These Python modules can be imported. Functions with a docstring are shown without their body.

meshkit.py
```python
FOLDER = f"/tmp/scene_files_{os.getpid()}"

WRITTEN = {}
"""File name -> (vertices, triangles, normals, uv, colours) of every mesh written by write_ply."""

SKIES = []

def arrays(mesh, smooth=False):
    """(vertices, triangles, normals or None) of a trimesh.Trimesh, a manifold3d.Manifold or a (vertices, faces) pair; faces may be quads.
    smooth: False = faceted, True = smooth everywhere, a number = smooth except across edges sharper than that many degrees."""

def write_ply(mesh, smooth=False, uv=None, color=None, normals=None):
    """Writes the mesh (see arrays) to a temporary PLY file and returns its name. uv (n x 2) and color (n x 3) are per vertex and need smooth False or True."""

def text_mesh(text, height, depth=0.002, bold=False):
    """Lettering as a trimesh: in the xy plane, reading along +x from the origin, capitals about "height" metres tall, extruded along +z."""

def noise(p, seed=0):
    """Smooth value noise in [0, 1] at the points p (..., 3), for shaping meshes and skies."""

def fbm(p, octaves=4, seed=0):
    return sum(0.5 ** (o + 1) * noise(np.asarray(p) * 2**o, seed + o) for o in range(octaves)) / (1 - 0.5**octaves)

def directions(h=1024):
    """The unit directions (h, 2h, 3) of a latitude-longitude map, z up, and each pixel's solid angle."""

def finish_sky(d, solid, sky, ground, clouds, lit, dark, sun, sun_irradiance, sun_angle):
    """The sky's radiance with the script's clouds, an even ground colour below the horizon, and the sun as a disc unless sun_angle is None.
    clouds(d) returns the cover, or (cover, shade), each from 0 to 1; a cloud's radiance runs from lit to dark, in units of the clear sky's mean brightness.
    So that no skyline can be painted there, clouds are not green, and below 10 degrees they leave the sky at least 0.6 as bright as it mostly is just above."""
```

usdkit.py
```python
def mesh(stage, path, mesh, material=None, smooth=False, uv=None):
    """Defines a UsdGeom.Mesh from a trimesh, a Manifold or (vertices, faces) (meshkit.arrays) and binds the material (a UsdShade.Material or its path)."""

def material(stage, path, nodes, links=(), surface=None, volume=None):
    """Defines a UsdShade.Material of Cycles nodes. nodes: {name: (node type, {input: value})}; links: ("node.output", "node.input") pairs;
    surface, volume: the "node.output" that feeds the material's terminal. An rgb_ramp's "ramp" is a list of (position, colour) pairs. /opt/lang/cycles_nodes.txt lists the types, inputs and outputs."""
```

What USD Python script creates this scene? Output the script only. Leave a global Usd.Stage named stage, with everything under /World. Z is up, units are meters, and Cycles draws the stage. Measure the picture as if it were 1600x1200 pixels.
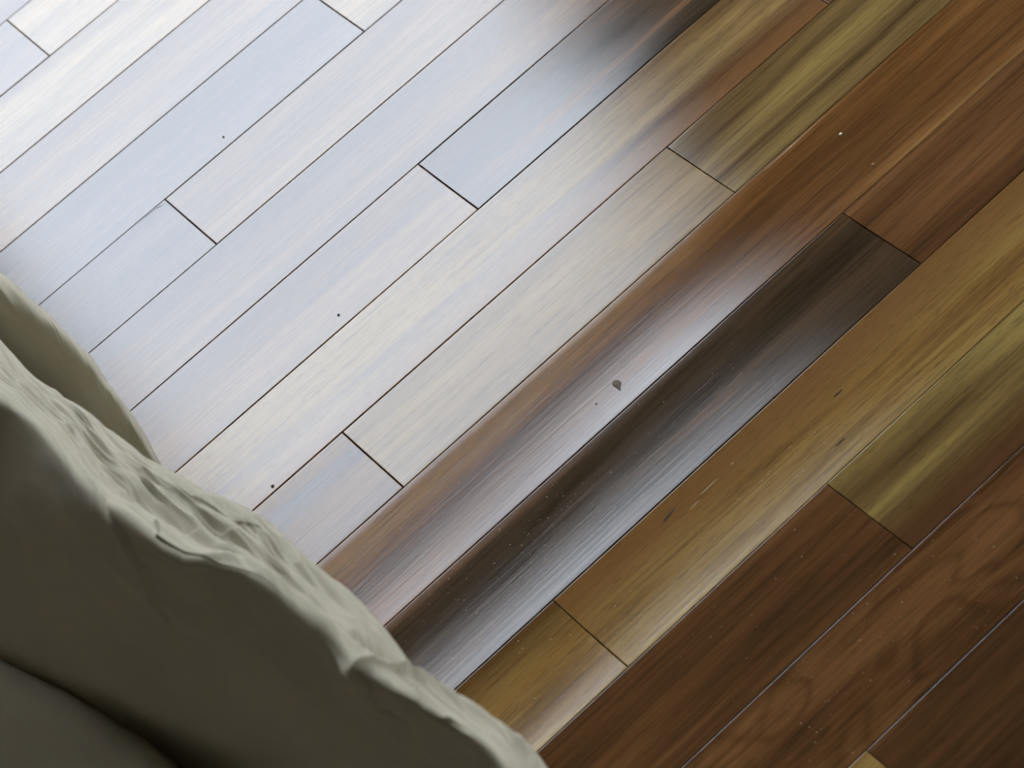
import math, random
import numpy as np, trimesh
from scipy.interpolate import RectBivariateSpline
from scipy.spatial import cKDTree
import usdkit, meshkit
from pxr import Usd, UsdGeom, UsdLux, UsdShade, Gf, Sdf

random.seed(7)
RNG = np.random.default_rng(7)
stage = Usd.Stage.CreateInMemory()
UsdGeom.SetStageUpAxis(stage, 'Z')
UsdGeom.SetStageMetersPerUnit(stage, 1.0)
UsdGeom.Xform.Define(stage, '/World')

# ------------------------------------------------------------------ camera, sky, exposure
CAM_H = 1.5151
YAW, PITCH, ROLL = 1.28910958, -0.83532362, -0.51499206
cam = UsdGeom.Camera.Define(stage, '/World/camera')
_f = np.array([math.cos(PITCH) * math.cos(YAW), math.cos(PITCH) * math.sin(YAW), math.sin(PITCH)])
_r = np.array([math.sin(YAW), -math.cos(YAW), 0.0])
_u = np.cross(_r, _f)
_R = math.cos(ROLL) * _r + math.sin(ROLL) * _u
_U = -math.sin(ROLL) * _r + math.cos(ROLL) * _u
cam.AddTransformOp().Set(Gf.Matrix4d(*_R, 0, *_U, 0, *(-_f), 0, 0, 0, CAM_H, 1))
cam.CreateFocalLengthAttr(90.0)
cam.CreateHorizontalApertureAttr(36.0)
cam.CreateFStopAttr(9.0)
cam.CreateFocusDistanceAttr(2.08)
cam.CreateClippingRangeAttr(Gf.Vec2f(0.02, 500))
cam.CreateExposureAttr(1.8)

# bright overcast sky, the only light: it comes in through the window and an added side window
sky = UsdLux.DomeLight.Define(stage, '/World/sky')
sky.CreateIntensityAttr(1.0)
sky.CreateColorAttr(Gf.Vec3f(0.89, 0.965, 1.10))

# ------------------------------------------------------------------ helpers
used = {}


def path_of(name, parent='/World'):
    n = used.get((parent, name), -1) + 1
    used[(parent, name)] = n
    return f'{parent}/{name}' if n == 0 else f'{parent}/{name}_{n:03d}'


def data(prim, **kw):
    for k, v in kw.items():
        if v:
            prim.SetCustomDataByKey(k, v)
    return prim


def obj(name, mesh, mat, parent='/World', smooth=False, **kw):
    m = usdkit.mesh(stage, path_of(name, str(parent)), mesh, mat, smooth=smooth)
    return data(m.GetPrim(), **kw)


def group(name, **kw):
    return data(UsdGeom.Xform.Define(stage, path_of(name)).GetPrim(), **kw)


def box(x0, x1, y0, y1, z0, z1):
    m = trimesh.creation.box([x1 - x0, y1 - y0, z1 - z0])
    m.apply_translation([(x0 + x1) / 2, (y0 + y1) / 2, (z0 + z1) / 2])
    return m


G = 1.85        # wood albedo: palette colours are as seen in the photograph's dim light


def srgb(r, g, b):
    c = np.array([r, g, b]) / 255.0
    return tuple(np.where(c <= 0.04045, c / 12.92, ((c + 0.055) / 1.055) ** 2.4))


def plain(name, col, rough=0.6, spec=0.4, noise=0.05, scale=30):
    return usdkit.material(stage, '/World/Looks/' + name, {
        'g': ('geometry', {}),
        'n': ('noise_texture', {'scale': scale, 'detail': 3.0}),
        'r': ('rgb_ramp', {'ramp': [(0.3, [c * (1 - noise) for c in col]), (0.7, [c * (1 + noise) for c in col])]}),
        'b': ('bump', {'strength': 0.15, 'distance': 0.001}),
        'p': ('principled_bsdf', {'roughness': rough, 'specular_ior_level': spec})},
        [('g.position', 'n.vector'), ('n.fac', 'r.fac'), ('r.color', 'p.base_color'), ('n.fac', 'b.height'), ('b.normal', 'p.normal')], surface='p.BSDF')


def wood(name, tones, seed, broad=(1.3, 20.0), fine=0.45, rough=0.2, figure=0.0, ior=1.56, wob=0.5, band=None):
    """Varnished hardwood: tones run over slow bands along the board (x), fine grain darkens, pores and a faint grain relief follow the same direction."""
    r = random.Random(seed)
    off = [r.uniform(-40, 40) for _ in range(3)]
    sx, sy = broad
    nodes = {
        'g': ('geometry', {}),
        'm1': ('mapping', {'location': off, 'scale': (sx, sy, 1.0)}),
        'n1': ('noise_texture', {'scale': 1.0, 'detail': 4.0, 'roughness': 0.58, 'distortion': wob}),
        'r1': ('rgb_ramp', {'ramp': tones}),
        'm2': ('mapping', {'location': off[::-1], 'scale': (11.0, 330.0, 1.0)}),
        'n2': ('noise_texture', {'scale': 1.0, 'detail': 4.0, 'roughness': 0.65, 'distortion': 0.3}),
        'r2': ('rgb_ramp', {'ramp': [(0.28, (1 - fine,) * 3), (0.5, (0.97,) * 3), (0.72, (1.0 + 0.25 * fine,) * 3)]}),
        'x2': ('mix', {'mix_type': 'multiply', 'fac': 1.0}),
        'm3': ('mapping', {'location': off, 'scale': (60.0, 1500.0, 1.0)}),
        'n3': ('noise_texture', {'scale': 1.0, 'detail': 1.0}),
        'r3': ('rgb_ramp', {'ramp': [(0.28, (0.55,) * 3), (0.38, (1.0,) * 3)]}),
        'x3': ('mix', {'mix_type': 'multiply', 'fac': 0.6}),
        'rr': ('map_range', {'from_min': 0.3, 'from_max': 0.7, 'to_min': rough - 0.03, 'to_max': rough + 0.03}),
        'b1': ('bump', {'strength': 0.15, 'distance': 0.0003}),
        'n4': ('noise_texture', {'scale': 900.0, 'detail': 1.0}),
        'b2': ('bump', {'strength': 0.05, 'distance': 0.0002}),
        'd': ('diffuse_bsdf', {}),
        's': ('glossy_bsdf', {'distribution': 'beckmann', 'color': (1.0, 1.0, 1.0)}),
        'fr': ('fresnel', {'IOR': ior}),
        'p': ('mix_closure', {}),
    }
    links = [('g.position', 'm1.vector'), ('m1.vector', 'n1.vector'), ('n1.fac', 'r1.fac'),
             ('g.position', 'm2.vector'), ('m2.vector', 'n2.vector'), ('n2.fac', 'r2.fac'),
             ('r1.color', 'x2.color1'), ('r2.color', 'x2.color2'),
             ('g.position', 'm3.vector'), ('m3.vector', 'n3.vector'), ('n3.fac', 'r3.fac'),
             ('x2.color', 'x3.color1'), ('r3.color', 'x3.color2'),
             ('n1.fac', 'rr.value'), ('rr.result', 's.roughness'), ('fr.fac', 'p.fac'), ('d.BSDF', 'p.closure1'), ('s.BSDF', 'p.closure2'),
             ('n2.fac', 'b1.height'), ('g.position', 'n4.vector'), ('n4.fac', 'b2.height'), ('b1.normal', 'b2.normal'), ('b2.normal', 'd.normal'), ('b2.normal', 's.normal')]
    col = 'x3.color'
    if figure:                                                   # swirling cathedral figure: dark wandering growth lines
        nodes.update({
            'mf': ('mapping', {'location': off, 'scale': (8.0, 20.0, 1.0)}),
            'nf': ('noise_texture', {'scale': 1.0, 'detail': 1.5, 'roughness': 0.4, 'distortion': 1.2}),
            'wf': ('math', {'math_type': 'multiply', 'value2': 34.0}),
            'sf': ('math', {'math_type': 'sine'}),
            'rf': ('rgb_ramp', {'ramp': [(0.0, (1.12,) * 3), (0.45, (1.0,) * 3), (0.8, (0.75, 0.72, 0.7)), (1.0, (0.5, 0.47, 0.45))]}),
            'mr': ('map_range', {'from_min': -1.0, 'from_max': 1.0, 'to_min': 0.0, 'to_max': 1.0}),
            'xf': ('mix', {'mix_type': 'multiply', 'fac': figure})})
        links += [('g.position', 'mf.vector'), ('mf.vector', 'nf.vector'), ('nf.fac', 'wf.value1'), ('wf.value', 'sf.value1'), ('sf.value', 'mr.value'), ('mr.result', 'rf.fac'),
                  (col, 'xf.color1'), ('rf.color', 'xf.color2')]
        col = 'xf.color'
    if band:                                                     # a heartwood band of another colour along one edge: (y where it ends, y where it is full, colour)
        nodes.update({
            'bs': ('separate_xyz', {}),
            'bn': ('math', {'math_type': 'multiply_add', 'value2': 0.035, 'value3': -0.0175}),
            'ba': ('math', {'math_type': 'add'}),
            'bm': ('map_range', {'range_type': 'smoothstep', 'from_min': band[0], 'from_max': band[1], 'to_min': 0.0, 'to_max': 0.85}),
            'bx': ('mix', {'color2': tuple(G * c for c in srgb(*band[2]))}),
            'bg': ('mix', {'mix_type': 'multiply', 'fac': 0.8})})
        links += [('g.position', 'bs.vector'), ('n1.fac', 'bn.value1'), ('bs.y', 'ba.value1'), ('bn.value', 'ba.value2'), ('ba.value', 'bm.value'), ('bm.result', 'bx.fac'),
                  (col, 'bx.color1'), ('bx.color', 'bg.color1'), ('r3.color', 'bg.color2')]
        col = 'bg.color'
    links.append((col, 'd.color'))
    return usdkit.material(stage, '/World/Looks/' + name, nodes, links, surface='p.closure')


def cloth_mat(name, col):
    return usdkit.material(stage, '/World/Looks/' + name, {
        'g': ('geometry', {}),
        'n': ('noise_texture', {'scale': 9.0, 'detail': 3.0}),
        'r': ('rgb_ramp', {'ramp': [(0.3, [c * 0.93 for c in col]), (0.7, [c * 1.06 for c in col])]}),
        'n2': ('noise_texture', {'scale': 900.0, 'detail': 1.0}),
        'b': ('bump', {'strength': 0.2, 'distance': 0.0006}),
        'p': ('principled_bsdf', {'roughness': 0.85, 'specular_ior_level': 0.15, 'sheen_weight': 0.12, 'sheen_roughness': 0.5})},
        [('g.position', 'n.vector'), ('n.fac', 'r.fac'), ('r.color', 'p.base_color'), ('g.position', 'n2.vector'), ('n2.fac', 'b.height'), ('b.normal', 'p.normal')], surface='p.BSDF')


# ------------------------------------------------------------------ the room
X0, X1, Y0, Y1, ZC = -1.8, 2.7, -1.3, 3.0, 2.5
RY0, RY1, RZ0, RZ1 = 0.0, 1.5, 0.75, 2.15
WX0, WX1, WZ0, WZ1 = 0.21, 1.33, 0.30, 2.15
wall_m = plain('wall_paint', (0.50, 0.45, 0.38), 0.8, 0.2, 0.02)
ceil_m = plain('ceiling_paint', (0.20, 0.175, 0.14), 0.85, 0.2, 0.02)
trim_m = plain('white_trim_paint', (0.72, 0.72, 0.70), 0.4, 0.5, 0.02)
under_m = plain('dark_subfloor', (0.02, 0.012, 0.008), 0.9, 0.1, 0.1)
lawn_m = plain('lawn', (0.03, 0.045, 0.018), 0.95, 0.1, 0.3, 3.0)
T = 0.10
obj('ground', box(-40, 40, -40, 40, -0.45, -0.35), lawn_m, kind='structure')
obj('wall_front', trimesh.util.concatenate([box(X0 - T, WX0, Y1, Y1 + T, -0.3, ZC), box(WX1, X1 + T, Y1, Y1 + T, -0.3, ZC), box(WX0, WX1, Y1, Y1 + T, -0.3, WZ0), box(WX0, WX1, Y1, Y1 + T, WZ1, ZC)]), wall_m, kind='structure')
obj('wall_back', box(X0 - T, X1 + T, Y0 - T, Y0, -0.3, ZC), wall_m, kind='structure')
obj('wall_left', box(X0 - T, X0, Y0, Y1, -0.3, ZC), wall_m, kind='structure')
obj('wall_right', trimesh.util.concatenate([box(X1, X1 + T, Y0, RY0, -0.3, ZC), box(X1, X1 + T, RY1, Y1, -0.3, ZC), box(X1, X1 + T, RY0, RY1, -0.3, RZ0), box(X1, X1 + T, RY0, RY1, RZ1, ZC)]), wall_m, kind='structure')
obj('ceiling', box(X0 - T, X1 + T, Y0 - T, Y1 + T, ZC, ZC + 0.1), ceil_m, kind='structure')
for nm, b in (('baseboard_front', (X0, X1, Y1 - 0.014, Y1, 0.0015, 0.10)), ('baseboard_back', (X0, X1, Y0, Y0 + 0.014, 0.0015, 0.10)),
              ('baseboard_left', (X0, X0 + 0.014, Y0 + 0.014, Y1 - 0.014, 0.0015, 0.10)), ('baseboard_right', (X1 - 0.014, X1, Y0 + 0.014, Y1 - 0.014, 0.0015, 0.10))):
    obj(nm, box(*b), trim_m, kind='structure')
glass_m = usdkit.material(stage, '/World/Looks/window_glass', {
    't': ('transparent_bsdf', {'color': (0.97, 0.98, 0.98)}), 'g': ('glossy_bsdf', {'roughness': 0.01, 'color': (1, 1, 1)}), 'm': ('mix_closure', {'fac': 0.05})},
    [('t.BSDF', 'm.closure1'), ('g.BSDF', 'm.closure2')], surface='m.closure')
win = group('window_1', kind='structure')
fw = 0.045
ya, yb = Y1 + 0.03, Y1 + 0.08
obj('frame', trimesh.util.concatenate([box(WX0, WX0 + fw, ya, yb, WZ0, WZ1), box(WX1 - fw, WX1, ya, yb, WZ0, WZ1), box(WX0 + fw, WX1 - fw, ya, yb, WZ0, WZ0 + fw), box(WX0 + fw, WX1 - fw, ya, yb, WZ1 - fw, WZ1)]), trim_m, win.GetPath())
obj('pane', box(WX0 + fw, WX1 - fw, Y1 + 0.06, Y1 + 0.064, WZ0 + fw, WZ1 - fw), glass_m, win.GetPath())
obj('sill', box(WX0 - 0.05, WX1 + 0.05, Y1 - 0.05, ya, WZ0 - 0.03, WZ0), trim_m, win.GetPath())

win2 = group('added_window_2', kind='structure')  # unseen window, added so side light brings out the cloth folds
xa, xb = X1 + 0.03, X1 + 0.08
obj('frame', trimesh.util.concatenate([box(xa, xb, RY0, RY0 + fw, RZ0, RZ1), box(xa, xb, RY1 - fw, RY1, RZ0, RZ1), box(xa, xb, RY0 + fw, RY1 - fw, RZ0, RZ0 + fw), box(xa, xb, RY0 + fw, RY1 - fw, RZ1 - fw, RZ1)]), trim_m, win2.GetPath())
obj('pane', box(X1 + 0.06, X1 + 0.064, RY0 + fw, RY1 - fw, RZ0 + fw, RZ1 - fw), glass_m, win2.GetPath())
obj('sill', box(X1 - 0.05, xa, RY0 - 0.05, RY1 + 0.05, RZ0 - 0.03, RZ0), trim_m, win2.GetPath())

# ------------------------------------------------------------------ the plank floor
# seams between the strips (y, numbered away from the window), read off the photograph; W is the strip width beyond them
SEAM = {-1: 2.1206, 0: 2.0303, 1: 1.9391, 2: 1.8499, 3: 1.7584, 4: 1.6679, 5: 1.5788, 6: 1.4889, 7: 1.3993, 8: 1.3113, 9: 1.2206, 10: 1.1310, 11: 1.0409, 12: 0.9492, 13: 0.8586}
W = 0.0902
k = -1
while SEAM[k] < Y1:
    SEAM[k - 1] = min(SEAM[k] + W, Y1); k -= 1
KMIN = k
k = 13
while SEAM[k] > Y0:
    SEAM[k + 1] = max(SEAM[k] - W, Y0); k += 1
KMAX = k
GAP = 0.00055


def tones(*c):
    """Base colours (linear) spread over the middle of the noise range."""
    return [(p, col) for p, col in zip(np.linspace(0.36, 0.64, len(c)), c)]


def hexa(*cs, g=1.0):
    return [tuple(g * x for x in srgb(*c)) for c in cs]


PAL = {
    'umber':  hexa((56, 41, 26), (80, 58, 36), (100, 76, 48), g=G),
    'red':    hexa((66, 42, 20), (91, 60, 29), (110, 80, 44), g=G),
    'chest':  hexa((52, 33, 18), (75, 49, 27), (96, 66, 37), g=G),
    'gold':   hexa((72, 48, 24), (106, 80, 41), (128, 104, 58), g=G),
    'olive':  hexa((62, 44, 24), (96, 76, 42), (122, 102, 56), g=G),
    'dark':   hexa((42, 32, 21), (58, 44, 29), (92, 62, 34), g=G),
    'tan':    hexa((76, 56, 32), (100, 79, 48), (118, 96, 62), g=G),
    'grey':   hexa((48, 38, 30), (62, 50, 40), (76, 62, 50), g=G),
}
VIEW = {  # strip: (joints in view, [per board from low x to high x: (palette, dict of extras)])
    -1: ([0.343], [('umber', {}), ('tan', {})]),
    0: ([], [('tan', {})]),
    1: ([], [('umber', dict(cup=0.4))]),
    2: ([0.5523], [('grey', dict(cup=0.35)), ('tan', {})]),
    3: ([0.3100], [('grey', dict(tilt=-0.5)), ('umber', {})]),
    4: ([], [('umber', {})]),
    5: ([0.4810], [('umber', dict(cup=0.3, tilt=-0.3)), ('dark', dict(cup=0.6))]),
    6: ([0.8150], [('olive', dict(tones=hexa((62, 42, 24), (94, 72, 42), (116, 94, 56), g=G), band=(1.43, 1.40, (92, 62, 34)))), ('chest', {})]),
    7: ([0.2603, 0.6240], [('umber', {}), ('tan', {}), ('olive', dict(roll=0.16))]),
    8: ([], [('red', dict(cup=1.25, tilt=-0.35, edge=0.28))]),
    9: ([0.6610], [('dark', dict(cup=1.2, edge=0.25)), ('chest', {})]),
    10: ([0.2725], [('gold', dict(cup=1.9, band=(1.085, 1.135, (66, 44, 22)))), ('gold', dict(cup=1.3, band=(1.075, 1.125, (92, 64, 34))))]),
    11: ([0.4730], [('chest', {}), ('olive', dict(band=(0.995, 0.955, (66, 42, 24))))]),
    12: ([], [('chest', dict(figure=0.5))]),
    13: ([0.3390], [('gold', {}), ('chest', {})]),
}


def plank_mesh(xa, xb, ya, yb, cup, tilt, roll, edge, seed, fine):
    """One board: a cupped, slightly waving top with eased edges, and straight sides. cup: millimetres the edges stand above the middle; tilt: degrees, + lifts the side away from the window."""
    h, e = 0.014, 0.0008
    w = yb - ya
    ve = [0, 0.0001, 0.00028, 0.00055, e] if fine else [0, e]
    zv = [-0.0008, -0.0004, -0.00017, -0.00004, 0.0] if fine else [-0.0006, 0.0]
    nv = 24 if fine else 4
    v = np.concatenate([ve, np.linspace(e, w - e, nv)[1:-1], w - np.array(ve[::-1])])
    ez = np.concatenate([zv, np.zeros(nv - 2), zv[::-1]])
    nu = max(4, int((xb - xa) / (0.02 if fine else 0.3)))
    u = np.concatenate([ve, np.linspace(e, xb - xa - e, nu)[1:-1], (xb - xa) - np.array(ve[::-1])])
    uz = np.concatenate([zv, np.zeros(nu - 2), zv[::-1]])
    U, V = np.meshgrid(u, v, indexing='ij')
    s = 2 * V / w - 1
    wave = meshkit.noise(np.stack([(U + xa) * 4.0, np.full_like(U, seed * 7.3), np.zeros_like(U)], -1), seed) - 0.5
    wave2 = meshkit.noise(np.stack([(U + xa) * 9.0, V * 25.0, np.full_like(U, seed * 3.1)], -1), seed + 5) - 0.5
    Z = 0.001 * cup * (1 + 0.5 * wave) * (s ** 2 - 1) - 0.001 * roll * np.exp(-U / 0.007) - 0.001 * edge * np.exp(-(w - V) / 0.0028) + np.radians(tilt + 0.5 * wave) * (-s * w / 2)
    Z = Z + (0.00016 * wave2 if fine else 0) + np.minimum(ez[None, :], uz[:, None])
    P = np.stack([U + xa, V + ya, Z], -1)
    a, b = P.shape[:2]
    idx = np.arange(a * b).reshape(a, b)
    q = np.stack([idx[:-1, :-1], idx[1:, :-1], idx[1:, 1:], idx[:-1, 1:]], -1).reshape(-1, 4)
    verts, faces = [P.reshape(-1, 3)], [q[:, [0, 1, 2]], q[:, [0, 2, 3]]]
    ring = np.concatenate([idx[:, 0], idx[-1, 1:], idx[::-1, -1][1:], idx[0, ::-1][1:-1]])
    low = P.reshape(-1, 3)[ring].copy(); low[:, 2] = -h
    n0 = a * b
    i = np.arange(len(ring)); j = (i + 1) % len(ring)
    faces += [np.stack([ring[i], n0 + i, n0 + j], 1), np.stack([ring[i], n0 + j, ring[j]], 1)]
    verts.append(low)
    c = len(ring) + n0
    verts.append(low.mean(0, keepdims=True)); faces.append(np.stack([n0 + i, np.full_like(i, c), n0 + j], 1))
    return trimesh.Trimesh(np.vstack(verts), np.vstack(faces), process=False)


floor = group('floor', kind='structure')
obj('subfloor', box(X0, X1, Y0, Y1, -0.030, -0.0145), under_m, floor.GetPath())
spare = [wood('spare_wood_%d' % (i + 1), tones(*PAL[p]), 900 + i) for i, p in enumerate(('umber', 'red', 'chest', 'gold', 'olive', 'dark'))]
planks = {}
sd = 0
for k in range(KMIN, KMAX):
    ya, yb = SEAM[k + 1] + GAP / 2, SEAM[k] - GAP / 2
    if yb - ya < 0.01:
        continue
    joints, boards = VIEW.get(k, ([], []))
    rr = random.Random(1000 + k)
    cuts = list(joints) if boards else [rr.uniform(0.0, 0.8)]
    if boards and not joints:                                     # one board crosses the whole view
        cuts = [rr.uniform(-0.35, -0.2), rr.uniform(1.15, 1.35)]
    first = len(cuts) and cuts[0]
    while cuts[0] > X0 + 0.35:
        cuts.insert(0, cuts[0] - rr.uniform(0.75, 1.25))
    while cuts[-1] < X1 - 0.35:
        cuts.append(cuts[-1] + rr.uniform(0.75, 1.25))
    cuts = [X0] + [c for c in cuts if X0 + 0.2 < c < X1 - 0.2] + [X1]
    # boards in view are counted from the first joint in view (or the board that holds x = 0.5)
    base = (cuts.index(first) - 1) if (boards and joints) else (next((i for i in range(len(cuts) - 1) if cuts[i] <= 0.5 < cuts[i + 1]), 0))
    for i in range(len(cuts) - 1):
        sd += 1
        b = i - base
        shown = boards and 0 <= b < len(boards)
        if shown:
            pal, ex = boards[b]
            ex = dict(ex)
        else:
            pal, ex = None, {}
        cup, tilt, roll, edge = ex.pop('cup', 0.25), ex.pop('tilt', 0.0), ex.pop('roll', 0.0), ex.pop('edge', 0.0)
        mesh = plank_mesh(cuts[i] + GAP / 2, cuts[i + 1] - GAP / 2, ya, yb, cup, tilt, roll, edge, sd, bool(boards))
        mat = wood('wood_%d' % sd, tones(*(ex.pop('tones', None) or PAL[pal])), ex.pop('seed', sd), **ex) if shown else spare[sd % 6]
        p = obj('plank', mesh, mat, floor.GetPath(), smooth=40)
        if shown:
            top = mesh.vertices[mesh.vertices[:, 2] > -0.006]
            planks[(k, b)] = (p.GetPath(), cKDTree(top[:, :2]), top[:, 2])

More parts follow.
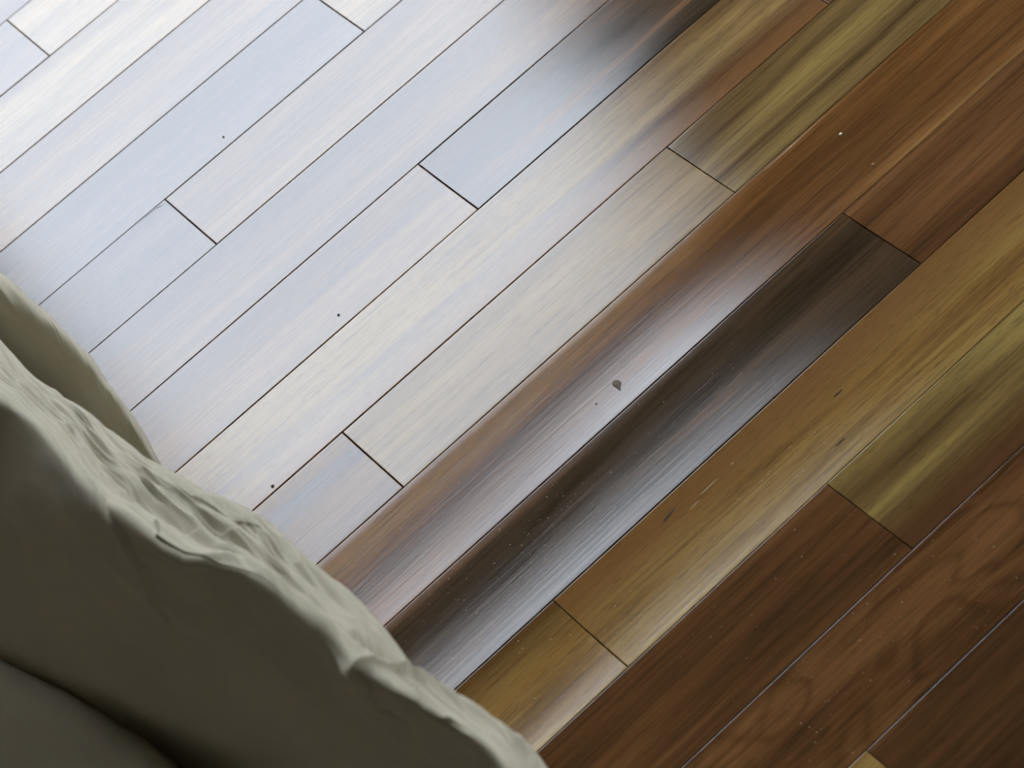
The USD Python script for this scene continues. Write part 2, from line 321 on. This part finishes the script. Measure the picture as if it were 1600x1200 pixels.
# ------------------------------------------------------------------ the draped cloth
# control grids in millimetres: rows run from the floor outside over the crest and down the near side
CLOTH = {
    'main': np.array([[[-14,1832,3],[2,1765,3],[24,1669,3],[43,1583,4],[60,1515,4],[66,1476,4],[71,1437,4],[72,1399,4],[71,1361,4],[76,1325,4],[81,1290,4],[84,1256,4],[88,1223,4],[94,1190,4],[101,1160,4],[110,1131,4],[114,1101,4],[114,1071,4],[116,1041,4],[118,1012,4],[117,983,4],[114,956,4],[111,929,4],[115,903,4],[120,878,4],[123,853,4],[125,828,4],[121,804,4],[117,780,4],[111,757,4],[131,690,4],[158,602,3],[188,503,3],[208,435,3]],[[-10,1835,3],[6,1767,25],[28,1671,59],[47,1585,84],[64,1517,90],[70,1478,90],[75,1439,90],[76,1401,90],[75,1363,90],[80,1327,90],[85,1292,90],[88,1258,90],[92,1225,90],[98,1192,90],[105,1162,90],[114,1133,90],[118,1103,90],[118,1073,90],[120,1043,90],[122,1014,90],[121,985,90],[118,958,90],[115,931,90],[119,905,90],[124,880,90],[127,855,90],[129,830,90],[125,806,90],[121,782,90],[115,759,90],[135,692,84],[162,604,59],[192,506,25],[213,437,3]],[[1,1841,4],[17,1774,56],[38,1677,132],[57,1591,186],[74,1523,200],[80,1484,200],[85,1445,200],[86,1407,200],[85,1369,200],[90,1333,200],[95,1298,200],[98,1264,200],[102,1231,200],[108,1198,200],[115,1168,200],[124,1139,200],[128,1109,200],[128,1079,200],[130,1049,200],[132,1020,200],[131,991,200],[128,964,200],[125,937,200],[129,911,200],[134,886,200],[137,861,200],[139,836,200],[135,812,200],[131,788,200],[125,765,200],[145,698,186],[172,610,132],[203,512,56],[224,444,4]],[[8,1846,6],[23,1778,80],[45,1682,188],[63,1595,265],[80,1527,285],[86,1488,285],[91,1449,285],[92,1411,285],[91,1373,285],[96,1337,285],[101,1302,285],[104,1268,285],[108,1235,285],[114,1202,285],[121,1172,285],[130,1143,285],[134,1113,285],[134,1083,285],[136,1053,285],[138,1024,285],[137,995,285],[134,968,285],[131,941,285],[135,915,285],[140,890,285],[143,865,285],[145,840,285],[141,816,285],[137,792,285],[131,769,285],[151,702,265],[179,614,188],[209,516,80],[230,448,6]],[[-12,1792,6],[3,1726,89],[25,1631,210],[45,1546,296],[62,1479,318],[65,1441,318],[68,1406,318],[72,1371,318],[76,1337,318],[78,1303,318],[79,1270,318],[79,1238,318],[82,1207,318],[87,1177,318],[93,1149,318],[99,1121,318],[107,1095,318],[112,1068,318],[115,1041,318],[117,1014,318],[119,987,318],[120,962,318],[118,936,318],[120,912,318],[125,888,318],[130,865,318],[133,842,318],[131,819,318],[126,798,318],[118,777,318],[138,710,296],[165,623,210],[195,525,89],[216,457,6]],[[-35,1742,7],[-18,1676,97],[5,1583,228],[25,1500,321],[42,1433,345],[44,1397,345],[48,1363,345],[53,1330,345],[59,1299,345],[62,1267,345],[61,1235,345],[59,1204,345],[60,1174,345],[64,1146,345],[67,1117,345],[74,1091,345],[84,1067,345],[94,1045,345],[99,1020,345],[101,993,345],[104,968,345],[104,943,345],[105,919,345],[110,896,345],[115,873,345],[119,851,345],[122,829,345],[120,806,345],[113,787,345],[103,768,345],[123,701,321],[149,613,228],[179,515,97],[199,447,7]],[[-82,1835,5],[-65,1767,73],[-41,1671,173],[-18,1585,244],[-1,1517,262],[2,1480,262],[5,1444,262],[8,1408,262],[10,1374,262],[11,1340,262],[12,1307,262],[16,1275,262],[22,1245,262],[28,1215,262],[35,1186,262],[42,1159,262],[52,1133,262],[60,1107,262],[67,1081,262],[72,1054,262],[77,1028,262],[82,1003,262],[87,978,262],[93,954,262],[98,930,262],[103,906,262],[103,884,262],[97,861,262],[89,839,262],[82,818,262],[102,751,244],[127,665,173],[156,569,73],[176,502,5]],[[-188,1971,3],[-169,1901,35],[-140,1800,82],[-114,1709,116],[-97,1641,125],[-95,1605,125],[-91,1569,125],[-87,1535,125],[-83,1502,125],[-77,1469,125],[-72,1438,125],[-66,1407,125],[-61,1376,125],[-54,1347,125],[-47,1318,125],[-39,1291,125],[-31,1264,125],[-22,1238,125],[-13,1212,125],[-4,1188,125],[4,1163,125],[12,1138,125],[19,1114,125],[25,1089,125],[29,1064,125],[33,1040,125],[36,1016,125],[35,992,125],[32,969,125],[26,946,125],[46,879,116],[70,798,82],[96,708,35],[115,643,3]],[[-338,2065,3],[-316,1994,3],[-283,1889,8],[-251,1795,11],[-234,1727,12],[-229,1688,12],[-223,1651,12],[-216,1615,12],[-208,1580,12],[-200,1547,12],[-190,1514,12],[-180,1482,12],[-170,1451,12],[-161,1420,12],[-151,1390,12],[-142,1360,12],[-133,1331,12],[-123,1303,12],[-113,1276,12],[-103,1249,12],[-94,1222,12],[-85,1195,12],[-77,1169,12],[-70,1143,12],[-64,1117,12],[-58,1091,12],[-53,1065,12],[-49,1040,12],[-46,1015,12],[-43,990,12],[-23,923,11],[-2,844,8],[21,755,3],[39,692,3]]]) / 1000.0,
    'back': np.array([[[31,2069,3],[51,2002,3],[79,1907,3],[105,1822,4],[125,1755,4],[126,1725,4],[127,1695,4],[128,1666,4],[129,1637,4],[131,1610,4],[132,1586,4],[134,1562,4],[134,1538,4],[134,1515,4],[132,1494,4],[129,1473,4],[127,1452,4],[123,1433,4],[119,1418,4],[115,1402,4],[110,1387,4],[104,1372,4],[84,1305,4],[59,1217,3],[30,1121,3],[10,1053,3]],[[40,2073,3],[59,2006,23],[87,1911,54],[113,1826,77],[133,1759,83],[134,1729,82],[135,1699,82],[136,1670,81],[137,1641,81],[139,1614,80],[140,1590,78],[142,1566,77],[142,1542,75],[142,1519,73],[140,1498,70],[137,1477,67],[135,1456,65],[131,1437,61],[127,1422,57],[123,1406,52],[118,1391,47],[112,1376,42],[92,1309,40],[67,1222,28],[39,1125,12],[19,1057,3]],[[44,2075,3],[64,2009,46],[92,1913,109],[117,1828,153],[137,1761,165],[138,1731,164],[139,1701,164],[140,1672,163],[141,1643,162],[143,1616,160],[144,1592,156],[146,1568,153],[146,1544,150],[146,1521,145],[144,1500,140],[141,1479,134],[139,1458,129],[135,1439,123],[131,1424,113],[127,1408,104],[122,1393,94],[116,1378,85],[96,1311,79],[71,1224,56],[43,1127,24],[23,1060,3]],[[25,2031,4],[45,1965,52],[74,1871,122],[100,1787,172],[120,1720,185],[120,1692,184],[121,1665,182],[123,1639,180],[125,1613,177],[128,1590,173],[131,1572,166],[133,1553,159],[134,1533,152],[133,1516,143],[131,1499,134],[127,1483,124],[124,1467,115],[122,1452,105],[119,1438,94],[116,1424,83],[112,1411,71],[107,1397,60],[87,1330,56],[61,1244,40],[33,1148,17],[13,1081,3]],[[5,2080,3],[26,2013,42],[55,1918,99],[81,1832,139],[101,1765,150],[102,1736,148],[104,1708,146],[105,1682,144],[108,1656,141],[111,1633,137],[114,1614,129],[116,1595,121],[117,1575,114],[116,1557,105],[114,1540,96],[110,1524,86],[107,1507,77],[104,1490,68],[102,1474,58],[98,1458,49],[94,1442,39],[89,1426,30],[69,1359,28],[43,1274,20],[14,1179,8],[-7,1113,3]],[[-21,2220,3],[0,2150,14],[30,2050,33],[58,1959,47],[78,1892,50],[79,1859,50],[80,1827,50],[83,1796,50],[85,1766,49],[88,1738,47],[92,1714,42],[94,1690,37],[94,1666,32],[94,1641,28],[91,1616,25],[86,1592,21],[83,1569,17],[80,1544,15],[77,1519,13],[73,1494,11],[68,1470,10],[63,1447,8],[43,1380,7],[15,1295,5],[-15,1202,3],[-36,1135,3]]]) / 1000.0,
    'lower': np.array([[[-197,1786,3],[-172,1721,29],[-139,1629,69],[-108,1546,98],[-82,1481,105],[-77,1450,105],[-71,1420,105],[-64,1390,105],[-58,1362,105],[-50,1334,105],[-42,1307,105],[-34,1281,105],[-27,1254,105],[-22,1228,105],[-17,1201,105],[-13,1175,105],[-8,1150,105],[-3,1125,105],[0,1100,105],[2,1076,105],[9,1006,98],[20,916,69],[33,816,29],[42,746,3]],[[-200,1760,3],[-175,1696,36],[-141,1604,85],[-111,1522,120],[-85,1457,129],[-79,1427,129],[-73,1397,129],[-67,1368,129],[-61,1340,129],[-53,1313,129],[-45,1287,129],[-37,1261,129],[-31,1234,129],[-26,1208,129],[-20,1182,129],[-17,1157,129],[-12,1132,129],[-7,1107,129],[-4,1083,129],[-2,1059,129],[5,989,120],[17,898,85],[29,798,36],[38,728,3]],[[-218,1752,3],[-193,1688,38],[-158,1597,91],[-127,1515,128],[-101,1450,137],[-96,1420,137],[-90,1390,137],[-83,1361,137],[-77,1333,137],[-69,1307,137],[-61,1280,137],[-53,1254,137],[-46,1228,137],[-41,1202,137],[-36,1177,137],[-32,1151,137],[-27,1127,137],[-22,1102,137],[-19,1078,137],[-17,1054,137],[-10,984,128],[1,893,91],[13,793,38],[21,722,3]],[[-268,1780,3],[-242,1715,32],[-206,1623,76],[-173,1540,107],[-147,1475,115],[-141,1444,115],[-134,1415,115],[-128,1385,115],[-120,1357,115],[-112,1330,115],[-103,1303,115],[-95,1277,115],[-88,1251,115],[-83,1224,115],[-77,1198,115],[-73,1173,115],[-68,1147,115],[-62,1123,115],[-58,1098,115],[-56,1074,115],[-49,1004,107],[-40,914,76],[-29,814,32],[-22,744,3]],[[-362,1843,3],[-335,1777,16],[-295,1682,38],[-259,1597,53],[-233,1532,57],[-226,1501,57],[-218,1470,57],[-210,1440,57],[-202,1410,57],[-193,1382,57],[-184,1355,57],[-175,1328,57],[-167,1301,57],[-160,1273,57],[-154,1247,57],[-149,1220,57],[-143,1194,57],[-137,1169,57],[-132,1143,57],[-129,1118,57],[-122,1048,53],[-115,960,38],[-108,862,16],[-102,793,3]],[[-464,1866,3],[-434,1800,3],[-391,1705,8],[-351,1619,11],[-325,1554,12],[-317,1522,12],[-308,1491,12],[-300,1461,12],[-291,1431,12],[-281,1403,12],[-271,1375,12],[-261,1348,12],[-252,1320,12],[-245,1293,12],[-237,1266,12],[-232,1239,12],[-225,1213,12],[-218,1187,12],[-213,1161,12],[-209,1136,12],[-202,1066,11],[-199,978,8],[-194,881,3],[-190,812,3]]]) / 1000.0,
}
LAPS = [[[[74, 1246, 329], [69, 1204, 339], [64, 1163, 346], [61, 1141, 339], [56, 1133, 316], [50, 1140, 274], [41, 1146, 230], [35, 1146, 205]], 4.5], [[[105, 970, 346], [103, 948, 344], [105, 932, 346], [111, 926, 338], [120, 932, 315], [125, 925, 307], [129, 905, 305], [133, 883, 306]], 4.0]]  # edges of overlapping flaps on the main sheet (mm) and their height
FOLDS = [[[[66,1168,345],[68,1146,346],[69,1125,346],[71,1104,346],[74,1088,343],[83,1075,346],[94,1071,341],[100,1054,340]],4.2,5],[[[79,1189,325],[86,1174,321],[90,1147,321],[93,1113,325],[98,1084,331]],-6.5,12],[[[98,1173,310],[100,1131,315],[101,1083,328],[103,1037,342],[106,1006,341],[108,976,343],[109,948,342]],4,5],[[[102,1146,311],[104,1108,317],[109,1075,320],[111,1041,324],[110,1005,332]],-5,7],[[[103,955,344],[104,932,345],[115,930,328],[123,927,309],[131,900,305],[137,867,304],[141,833,301]],5,6],[[[115,971,329],[117,958,323],[120,947,315],[126,934,304]],-6,8],[[[88,1402,298],[87,1350,301],[87,1303,307],[89,1264,307],[92,1216,309],[98,1183,308]],-5,5],[[[125,1091,303],[123,1059,307],[124,1026,308],[122,987,314]],-4,6],[[[90,1297,304],[91,1250,307],[93,1203,310],[101,1171,308]],3,4],[[[47,1232,328],[44,1187,305],[50,1143,279],[56,1108,243]],2,16],[[[100,1038,346],[86,1026,307],[71,1036,245]],2.5,16],[[[66,1100,302],[53,1111,236],[41,1106,190]],-2,14],[[[109,998,338],[92,984,307],[83,993,254]],-2.5,14],[[[101,936,333],[99,938,296],[96,937,261]],2,14],[[[118,910,325],[110,891,318],[104,904,265]],2,12]]  # crease lines on the main sheet (mm), height, half width (mm)



LAP_SIDE = -1.0


def refine(grid, nu, nv, lo, hi):
    r, c = grid.shape[:2]
    at = np.interp(np.linspace(0, 1, nu), [0, 0.1, 0.85, 1], [0, lo, hi, r - 1])      # finest where it is seen
    return np.stack([RectBivariateSpline(range(r), range(c), grid[:, :, i], kx=3, ky=3, s=0)(at, np.linspace(0, c - 1, nv)) for i in range(3)], -1)


def normals(P):
    n = np.cross(np.gradient(P, axis=1), np.gradient(P, axis=0))
    return n / np.maximum(np.linalg.norm(n, axis=2, keepdims=True), 1e-9)


def seg_dist(P, a, b):
    ab = b - a
    t = np.clip(((P - a) @ ab) / (ab @ ab), 0, 1)
    return np.linalg.norm(P - a - t[..., None] * ab, axis=-1), t


def cloth_sheet(grid, nu, nv, seed, folds=(), thick=0.003, rough=1.0, wrinkle=0.0, laps=(), focus=(1.2, 4.2)):
    P = refine(grid, nu, nv, *focus)
    n = normals(P)
    if n[nu // 2, nv // 2] @ (np.array([0, 0, 1.5]) - P[nu // 2, nv // 2]) < 0:
        n = -n
    d = np.zeros(P.shape[:2])
    for pts, amp, w in folds:
        pts = np.array(pts, float) / 1000
        best, along = np.full(d.shape, 9.0), np.zeros(d.shape)
        for i in range(len(pts) - 1):
            dd, t = seg_dist(P, pts[i], pts[i + 1])
            along = np.where(dd < best, (i + t) / (len(pts) - 1), along)
            best = np.minimum(best, dd)
        d += amp / 1000 * np.exp(-(best / (w / 1000)) ** 2) * np.clip(np.minimum(along, 1 - along) * 6 + 0.15, 0, 1)
    d += rough * (0.003 * (meshkit.fbm(P * 14.0, 2, seed) - 0.5) + 0.0018 * (meshkit.fbm(P * [70, 38, 70], 2, seed + 9) - 0.5))
    if wrinkle:                                                    # fine gathers running along the lit crest
        run = np.cumsum(np.linalg.norm(np.diff(P[nu // 3], axis=0, prepend=P[nu // 3, :1]), axis=1))[None, :]
        across = np.cumsum(np.linalg.norm(np.diff(P, axis=0, prepend=P[:1]), axis=2), axis=0)
        across = across - across[int(nu * 0.29)][None, :]
        run = np.broadcast_to(run, across.shape)
        skew = across * 0.94 - run * 0.20
        g = 0.62 * (1 - np.abs(2 * meshkit.noise(np.stack([run * 14 + across * 5, skew * 95, np.zeros_like(across)], -1), seed + 40) - 1)) \
            + 0.38 * (1 - np.abs(2 * meshkit.noise(np.stack([run * 34, skew * 230 + 3, np.zeros_like(across)], -1), seed + 41) - 1))
        fade = np.exp(-((across - 0.012) / 0.042) ** 2) * (0.45 + 0.55 * meshkit.noise(np.stack([run * 12, across * 20, np.ones_like(across)], -1), seed + 42))
        d += wrinkle / 1000 * (g - 0.5) * fade
    for lap, tall in laps:                                         # flaps that overlap the sheet: a low step with a rounded hem
        pts = np.array(lap, float) / 1000
        best, along, side = np.full(d.shape, 9.0), np.zeros(d.shape), np.ones(d.shape)
        for i in range(len(pts) - 1):
            dd, t = seg_dist(P, pts[i], pts[i + 1])
            sg = np.sign((np.cross(pts[i + 1] - pts[i], P - pts[i]) * n).sum(-1))
            m = dd < best
            best, along, side = np.where(m, dd, best), np.where(m, (i + t) / (len(pts) - 1), along), np.where(m, sg, side)
        sd = best * side * LAP_SIDE
        ends = np.clip(np.minimum(along * 4, (1 - along) * 2.5), 0, 1)
        step = 1 / (1 + np.exp(-np.clip(sd / (0.0002 * tall), -40, 40)))
        d += ends * (tall / 1000 * step * np.exp(-np.maximum(sd, 0) / 0.05) + 0.0015 * np.exp(-((sd - 0.0025) / 0.0016) ** 2))
    P = P + n * d[..., None]
    P[..., 2] = np.maximum(P[..., 2], 0.0035)
    n2 = normals(P)
    if (n2 * n).sum() < 0:
        n2 = -n2
    B = P - n2 * thick
    B[..., 2] = np.maximum(B[..., 2], 0.001)
    a, b = P.shape[:2]
    idx = np.arange(a * b).reshape(a, b)
    q = np.stack([idx[:-1, :-1], idx[1:, :-1], idx[1:, 1:], idx[:-1, 1:]], -1).reshape(-1, 4)
    top = np.vstack([q[:, [0, 1, 2]], q[:, [0, 2, 3]]])
    ring = np.concatenate([idx[:, 0], idx[-1, 1:], idx[::-1, -1][1:], idx[0, ::-1][1:-1]])
    nx = np.roll(ring, -1)
    m = a * b
    sides = np.vstack([np.stack([ring, nx, nx + m], 1), np.stack([ring, nx + m, ring + m], 1)])
    mesh = trimesh.Trimesh(np.vstack([P.reshape(-1, 3), B.reshape(-1, 3)]), np.vstack([top, top[:, ::-1] + m, sides]), process=False)
    c = mesh.triangles_center[:len(top)][::97]
    if ((np.array([0, 0, 1.5]) - c) * mesh.face_normals[:len(top)][::97]).sum() < 0:
        mesh.invert()
    return mesh


khaki = cloth_mat('khaki_cotton', srgb(172, 164, 142))
cloth = group('draped_cloth', label='rumpled olive beige cotton cloth draped over the lower left corner of the plank floor', category='cloth')
obj('main_sheet', cloth_sheet(CLOTH['main'], 360, 860, 3, FOLDS, wrinkle=11.0, laps=LAPS, focus=(2.6, 6.2)), khaki, cloth.GetPath(), smooth=True)
obj('back_fold', cloth_sheet(CLOTH['back'], 70, 150, 11, rough=0.6, wrinkle=5.0), khaki, cloth.GetPath(), smooth=True)
obj('lower_fold', cloth_sheet(CLOTH['lower'], 70, 120, 31, rough=0.7), khaki, cloth.GetPath(), smooth=True)

# ------------------------------------------------------------------ marks on the boards, crumbs and dust
def height(key, x, y):
    _, tree, z = planks[key]
    d, i = tree.query((x, y), k=4)
    return float((z[i] / (d + 1e-5)).sum() / (1 / (d + 1e-5)).sum())


def sliver(key, pts, width, name, mat):
    """A thin raised scratch or sunken-looking streak lying on a board: a tapered strip along pts (mm), with a ridge down its middle."""
    pts = np.array(pts, float) / 1000
    at = np.linspace(0, len(pts) - 1, 9)
    c = np.stack([np.interp(at, range(len(pts)), pts[:, i]) for i in range(2)], 1)
    tang = np.gradient(c, axis=0); tang /= np.linalg.norm(tang, axis=1, keepdims=True)
    nrm = np.stack([-tang[:, 1], tang[:, 0]], 1)
    wd = width / 2000 * np.sin(np.linspace(0.12, math.pi - 0.12, 9)) ** 0.6
    z = np.array([height(key, *p) for p in c])
    rows = [np.column_stack([c + nrm * (wd * s)[:, None], z + dz]) for s, dz in ((-1, 0.00003), (0, 0.00022), (1, 0.00003))]
    V = np.vstack(rows)
    F = []
    for r in range(2):
        for i in range(8):
            a, b = r * 9 + i, (r + 1) * 9 + i
            F += [[a, a + 1, b + 1], [a, b + 1, b]]
    F = np.array(F)[:, ::-1]
    obj(name, trimesh.Trimesh(V, F, process=False), mat, planks[key][0], smooth=True)


scratch_m = plain('pale_scratch', srgb(190, 176, 150), 0.7, 0.2)
fleck_m = plain('dark_grain_fleck', srgb(58, 40, 24), 0.6, 0.2)
for key, pts, wd in (((9, 0), [(475.6, 1171.8), (490.1, 1169.6), (504.6, 1170.5)], 0.45), ((10, 1), [(406.9, 1111.4), (424.7, 1111.9)], 0.7), ((10, 1), [(392.8, 1108.1), (403.2, 1108.7)], 0.6),
                     ((10, 1), [(439.8, 1113.1), (442.9, 1112.8)], 0.7), ((8, 0), [(655.1, 1308.2), (687.7, 1308.6), (725.3, 1309.2)], 0.8)):
    sliver(key, pts, wd, 'scratch', scratch_m)
for key, pts, wd in (((10, 1), [(372, 1116.0), (386.5, 1118.2)], 2.2), ((10, 1), [(531.0, 1094.9), (540.5, 1094.8)], 1.6), ((10, 1), [(500.9, 1060.2), (511.0, 1060.2)], 1.6), ((3, 0), [(276, 1756.3), (297.6, 1756.2), (308.5, 1752.9)], 1.2)):
    sliver(key, pts, wd, 'dark_fleck', fleck_m)

FLAKE = np.array([[432.8, 1249.1], [435.0, 1250.2], [437.3, 1249.2], [438.5, 1246.6], [438.2, 1243.9], [437.2, 1242.1], [435.2, 1241.1], [433.8, 1239.4], [433.2, 1237.7], [431.8, 1237.9], [431.7, 1240.2], [432.1, 1242.7], [431.8, 1245.2], [432.0, 1247.6]]) / 1000
fz = height((8, 0), 0.435, 1.245)
n = len(FLAKE)
mid = FLAKE.mean(0)
V = np.vstack([np.column_stack([FLAKE, np.full(n, fz)]), np.column_stack([mid + (FLAKE - mid) * 0.9, np.full(n, fz + 0.0005)]), [[*(mid + [0.0003, 0.0015]), fz + 0.0009]], [[*mid, fz]]])
F = []
for i in range(n):
    j = (i + 1) % n
    F += [[i, i + n, j], [j, i + n, j + n], [i + n, 2 * n, j + n], [i, j, 2 * n + 1]]
obj('debris_flake', trimesh.Trimesh(V, np.array(F), process=False), plain('grey_brown_husk', srgb(104, 92, 78), 0.7, 0.2, 0.2, 300), smooth=50,
    label='small grey brown teardrop shaped flake lying on the tan brown plank', category='debris')


def crumb(key, x, y, r, mat, label, seed):
    m = trimesh.creation.icosphere(2, 1.0)
    v = m.vertices
    v = v * (0.75 + 0.5 * meshkit.noise(v * 1.7 + 5, seed))[:, None] * [r * 1.25, r * 0.9, r * 0.7]
    v[:, 2] -= v[:, 2].min()
    m.vertices = v + [x, y, height(key, x, y)]
    obj('crumb', m, mat, smooth=True, label=label, category='crumb')


white_m = plain('white_crumb', srgb(250, 248, 240), 0.7, 0.2)
tan_m = plain('tan_crumb', srgb(170, 132, 88), 0.7, 0.2)
dark_m = plain('dark_crumb', srgb(96, 86, 78), 0.7, 0.2)
crumb((8, 0), 0.7181, 1.2834, 0.0012, white_m, 'tiny white crumb on the reddish brown plank near the upper right', 1)
crumb((8, 0), 0.7103, 1.2365, 0.0012, tan_m, 'tiny tan crumb near the lower edge of the reddish brown plank', 2)
crumb((6, 0), 0.1894, 1.4049, 0.0011, dark_m, 'tiny dark crumb on the pale shiny plank beside the draped cloth', 3)
crumb((5, 0), 0.3325, 1.5029, 0.0009, dark_m, 'tiny dark crumb on the bluish plank left of centre', 4)
crumb((2, 0), 0.3897, 1.7724, 0.0008, dark_m, 'tiny dark crumb on the pale plank in the bright upper left', 5)
crumb((8, 0), 0.4118, 1.2443, 0.0007, dark_m, 'tiny dark crumb just left of and below the teardrop flake', 6)
crumb((9, 0), 0.1650, 1.1599, 0.0008, dark_m, 'tiny dark crumb on the dark plank above the cloth edge', 7)

specks = []
rd = random.Random(5)
zones = [(12, 0, 0.30, 0.52, 0.862, 0.945, 70), (12, 0, 0.26, 0.42, 0.90, 0.948, 25), (11, 0, 0.30, 0.47, 0.955, 1.035, 25), (10, 1, 0.28, 0.52, 1.045, 1.09, 110), (10, 0, 0.19, 0.27, 1.05, 1.125, 30), (9, 0, 0.17, 0.36, 1.15, 1.218, 90), (9, 0, 0.30, 0.52, 1.135, 1.215, 40), (8, 0, 0.2, 0.45, 1.23, 1.3, 25)]
base = trimesh.creation.icosahedron()
for k_, b_, xa_, xb_, ya_, yb_, cnt in zones:
    for _ in range(cnt):
        x_, y_ = rd.uniform(xa_, xb_), rd.uniform(ya_, yb_)
        m = base.copy()
        r_ = rd.choice([0.16, 0.2, 0.24, 0.3, 0.42]) / 1000
        m.apply_transform(trimesh.transformations.euler_matrix(rd.random() * 6, rd.random() * 6, rd.random() * 6))
        m.apply_scale([r_ * 1.3, r_, r_ * 0.7])
        m.apply_translation([x_, y_, height((k_, b_), x_, y_) + r_ * 0.5])
        specks.append(m)
obj('dust_specks', trimesh.util.concatenate(specks), plain('pale_dust', srgb(176, 166, 148), 0.8, 0.2), kind='stuff', label='scattered pale dust specks on the darker planks at the right', category='dust')
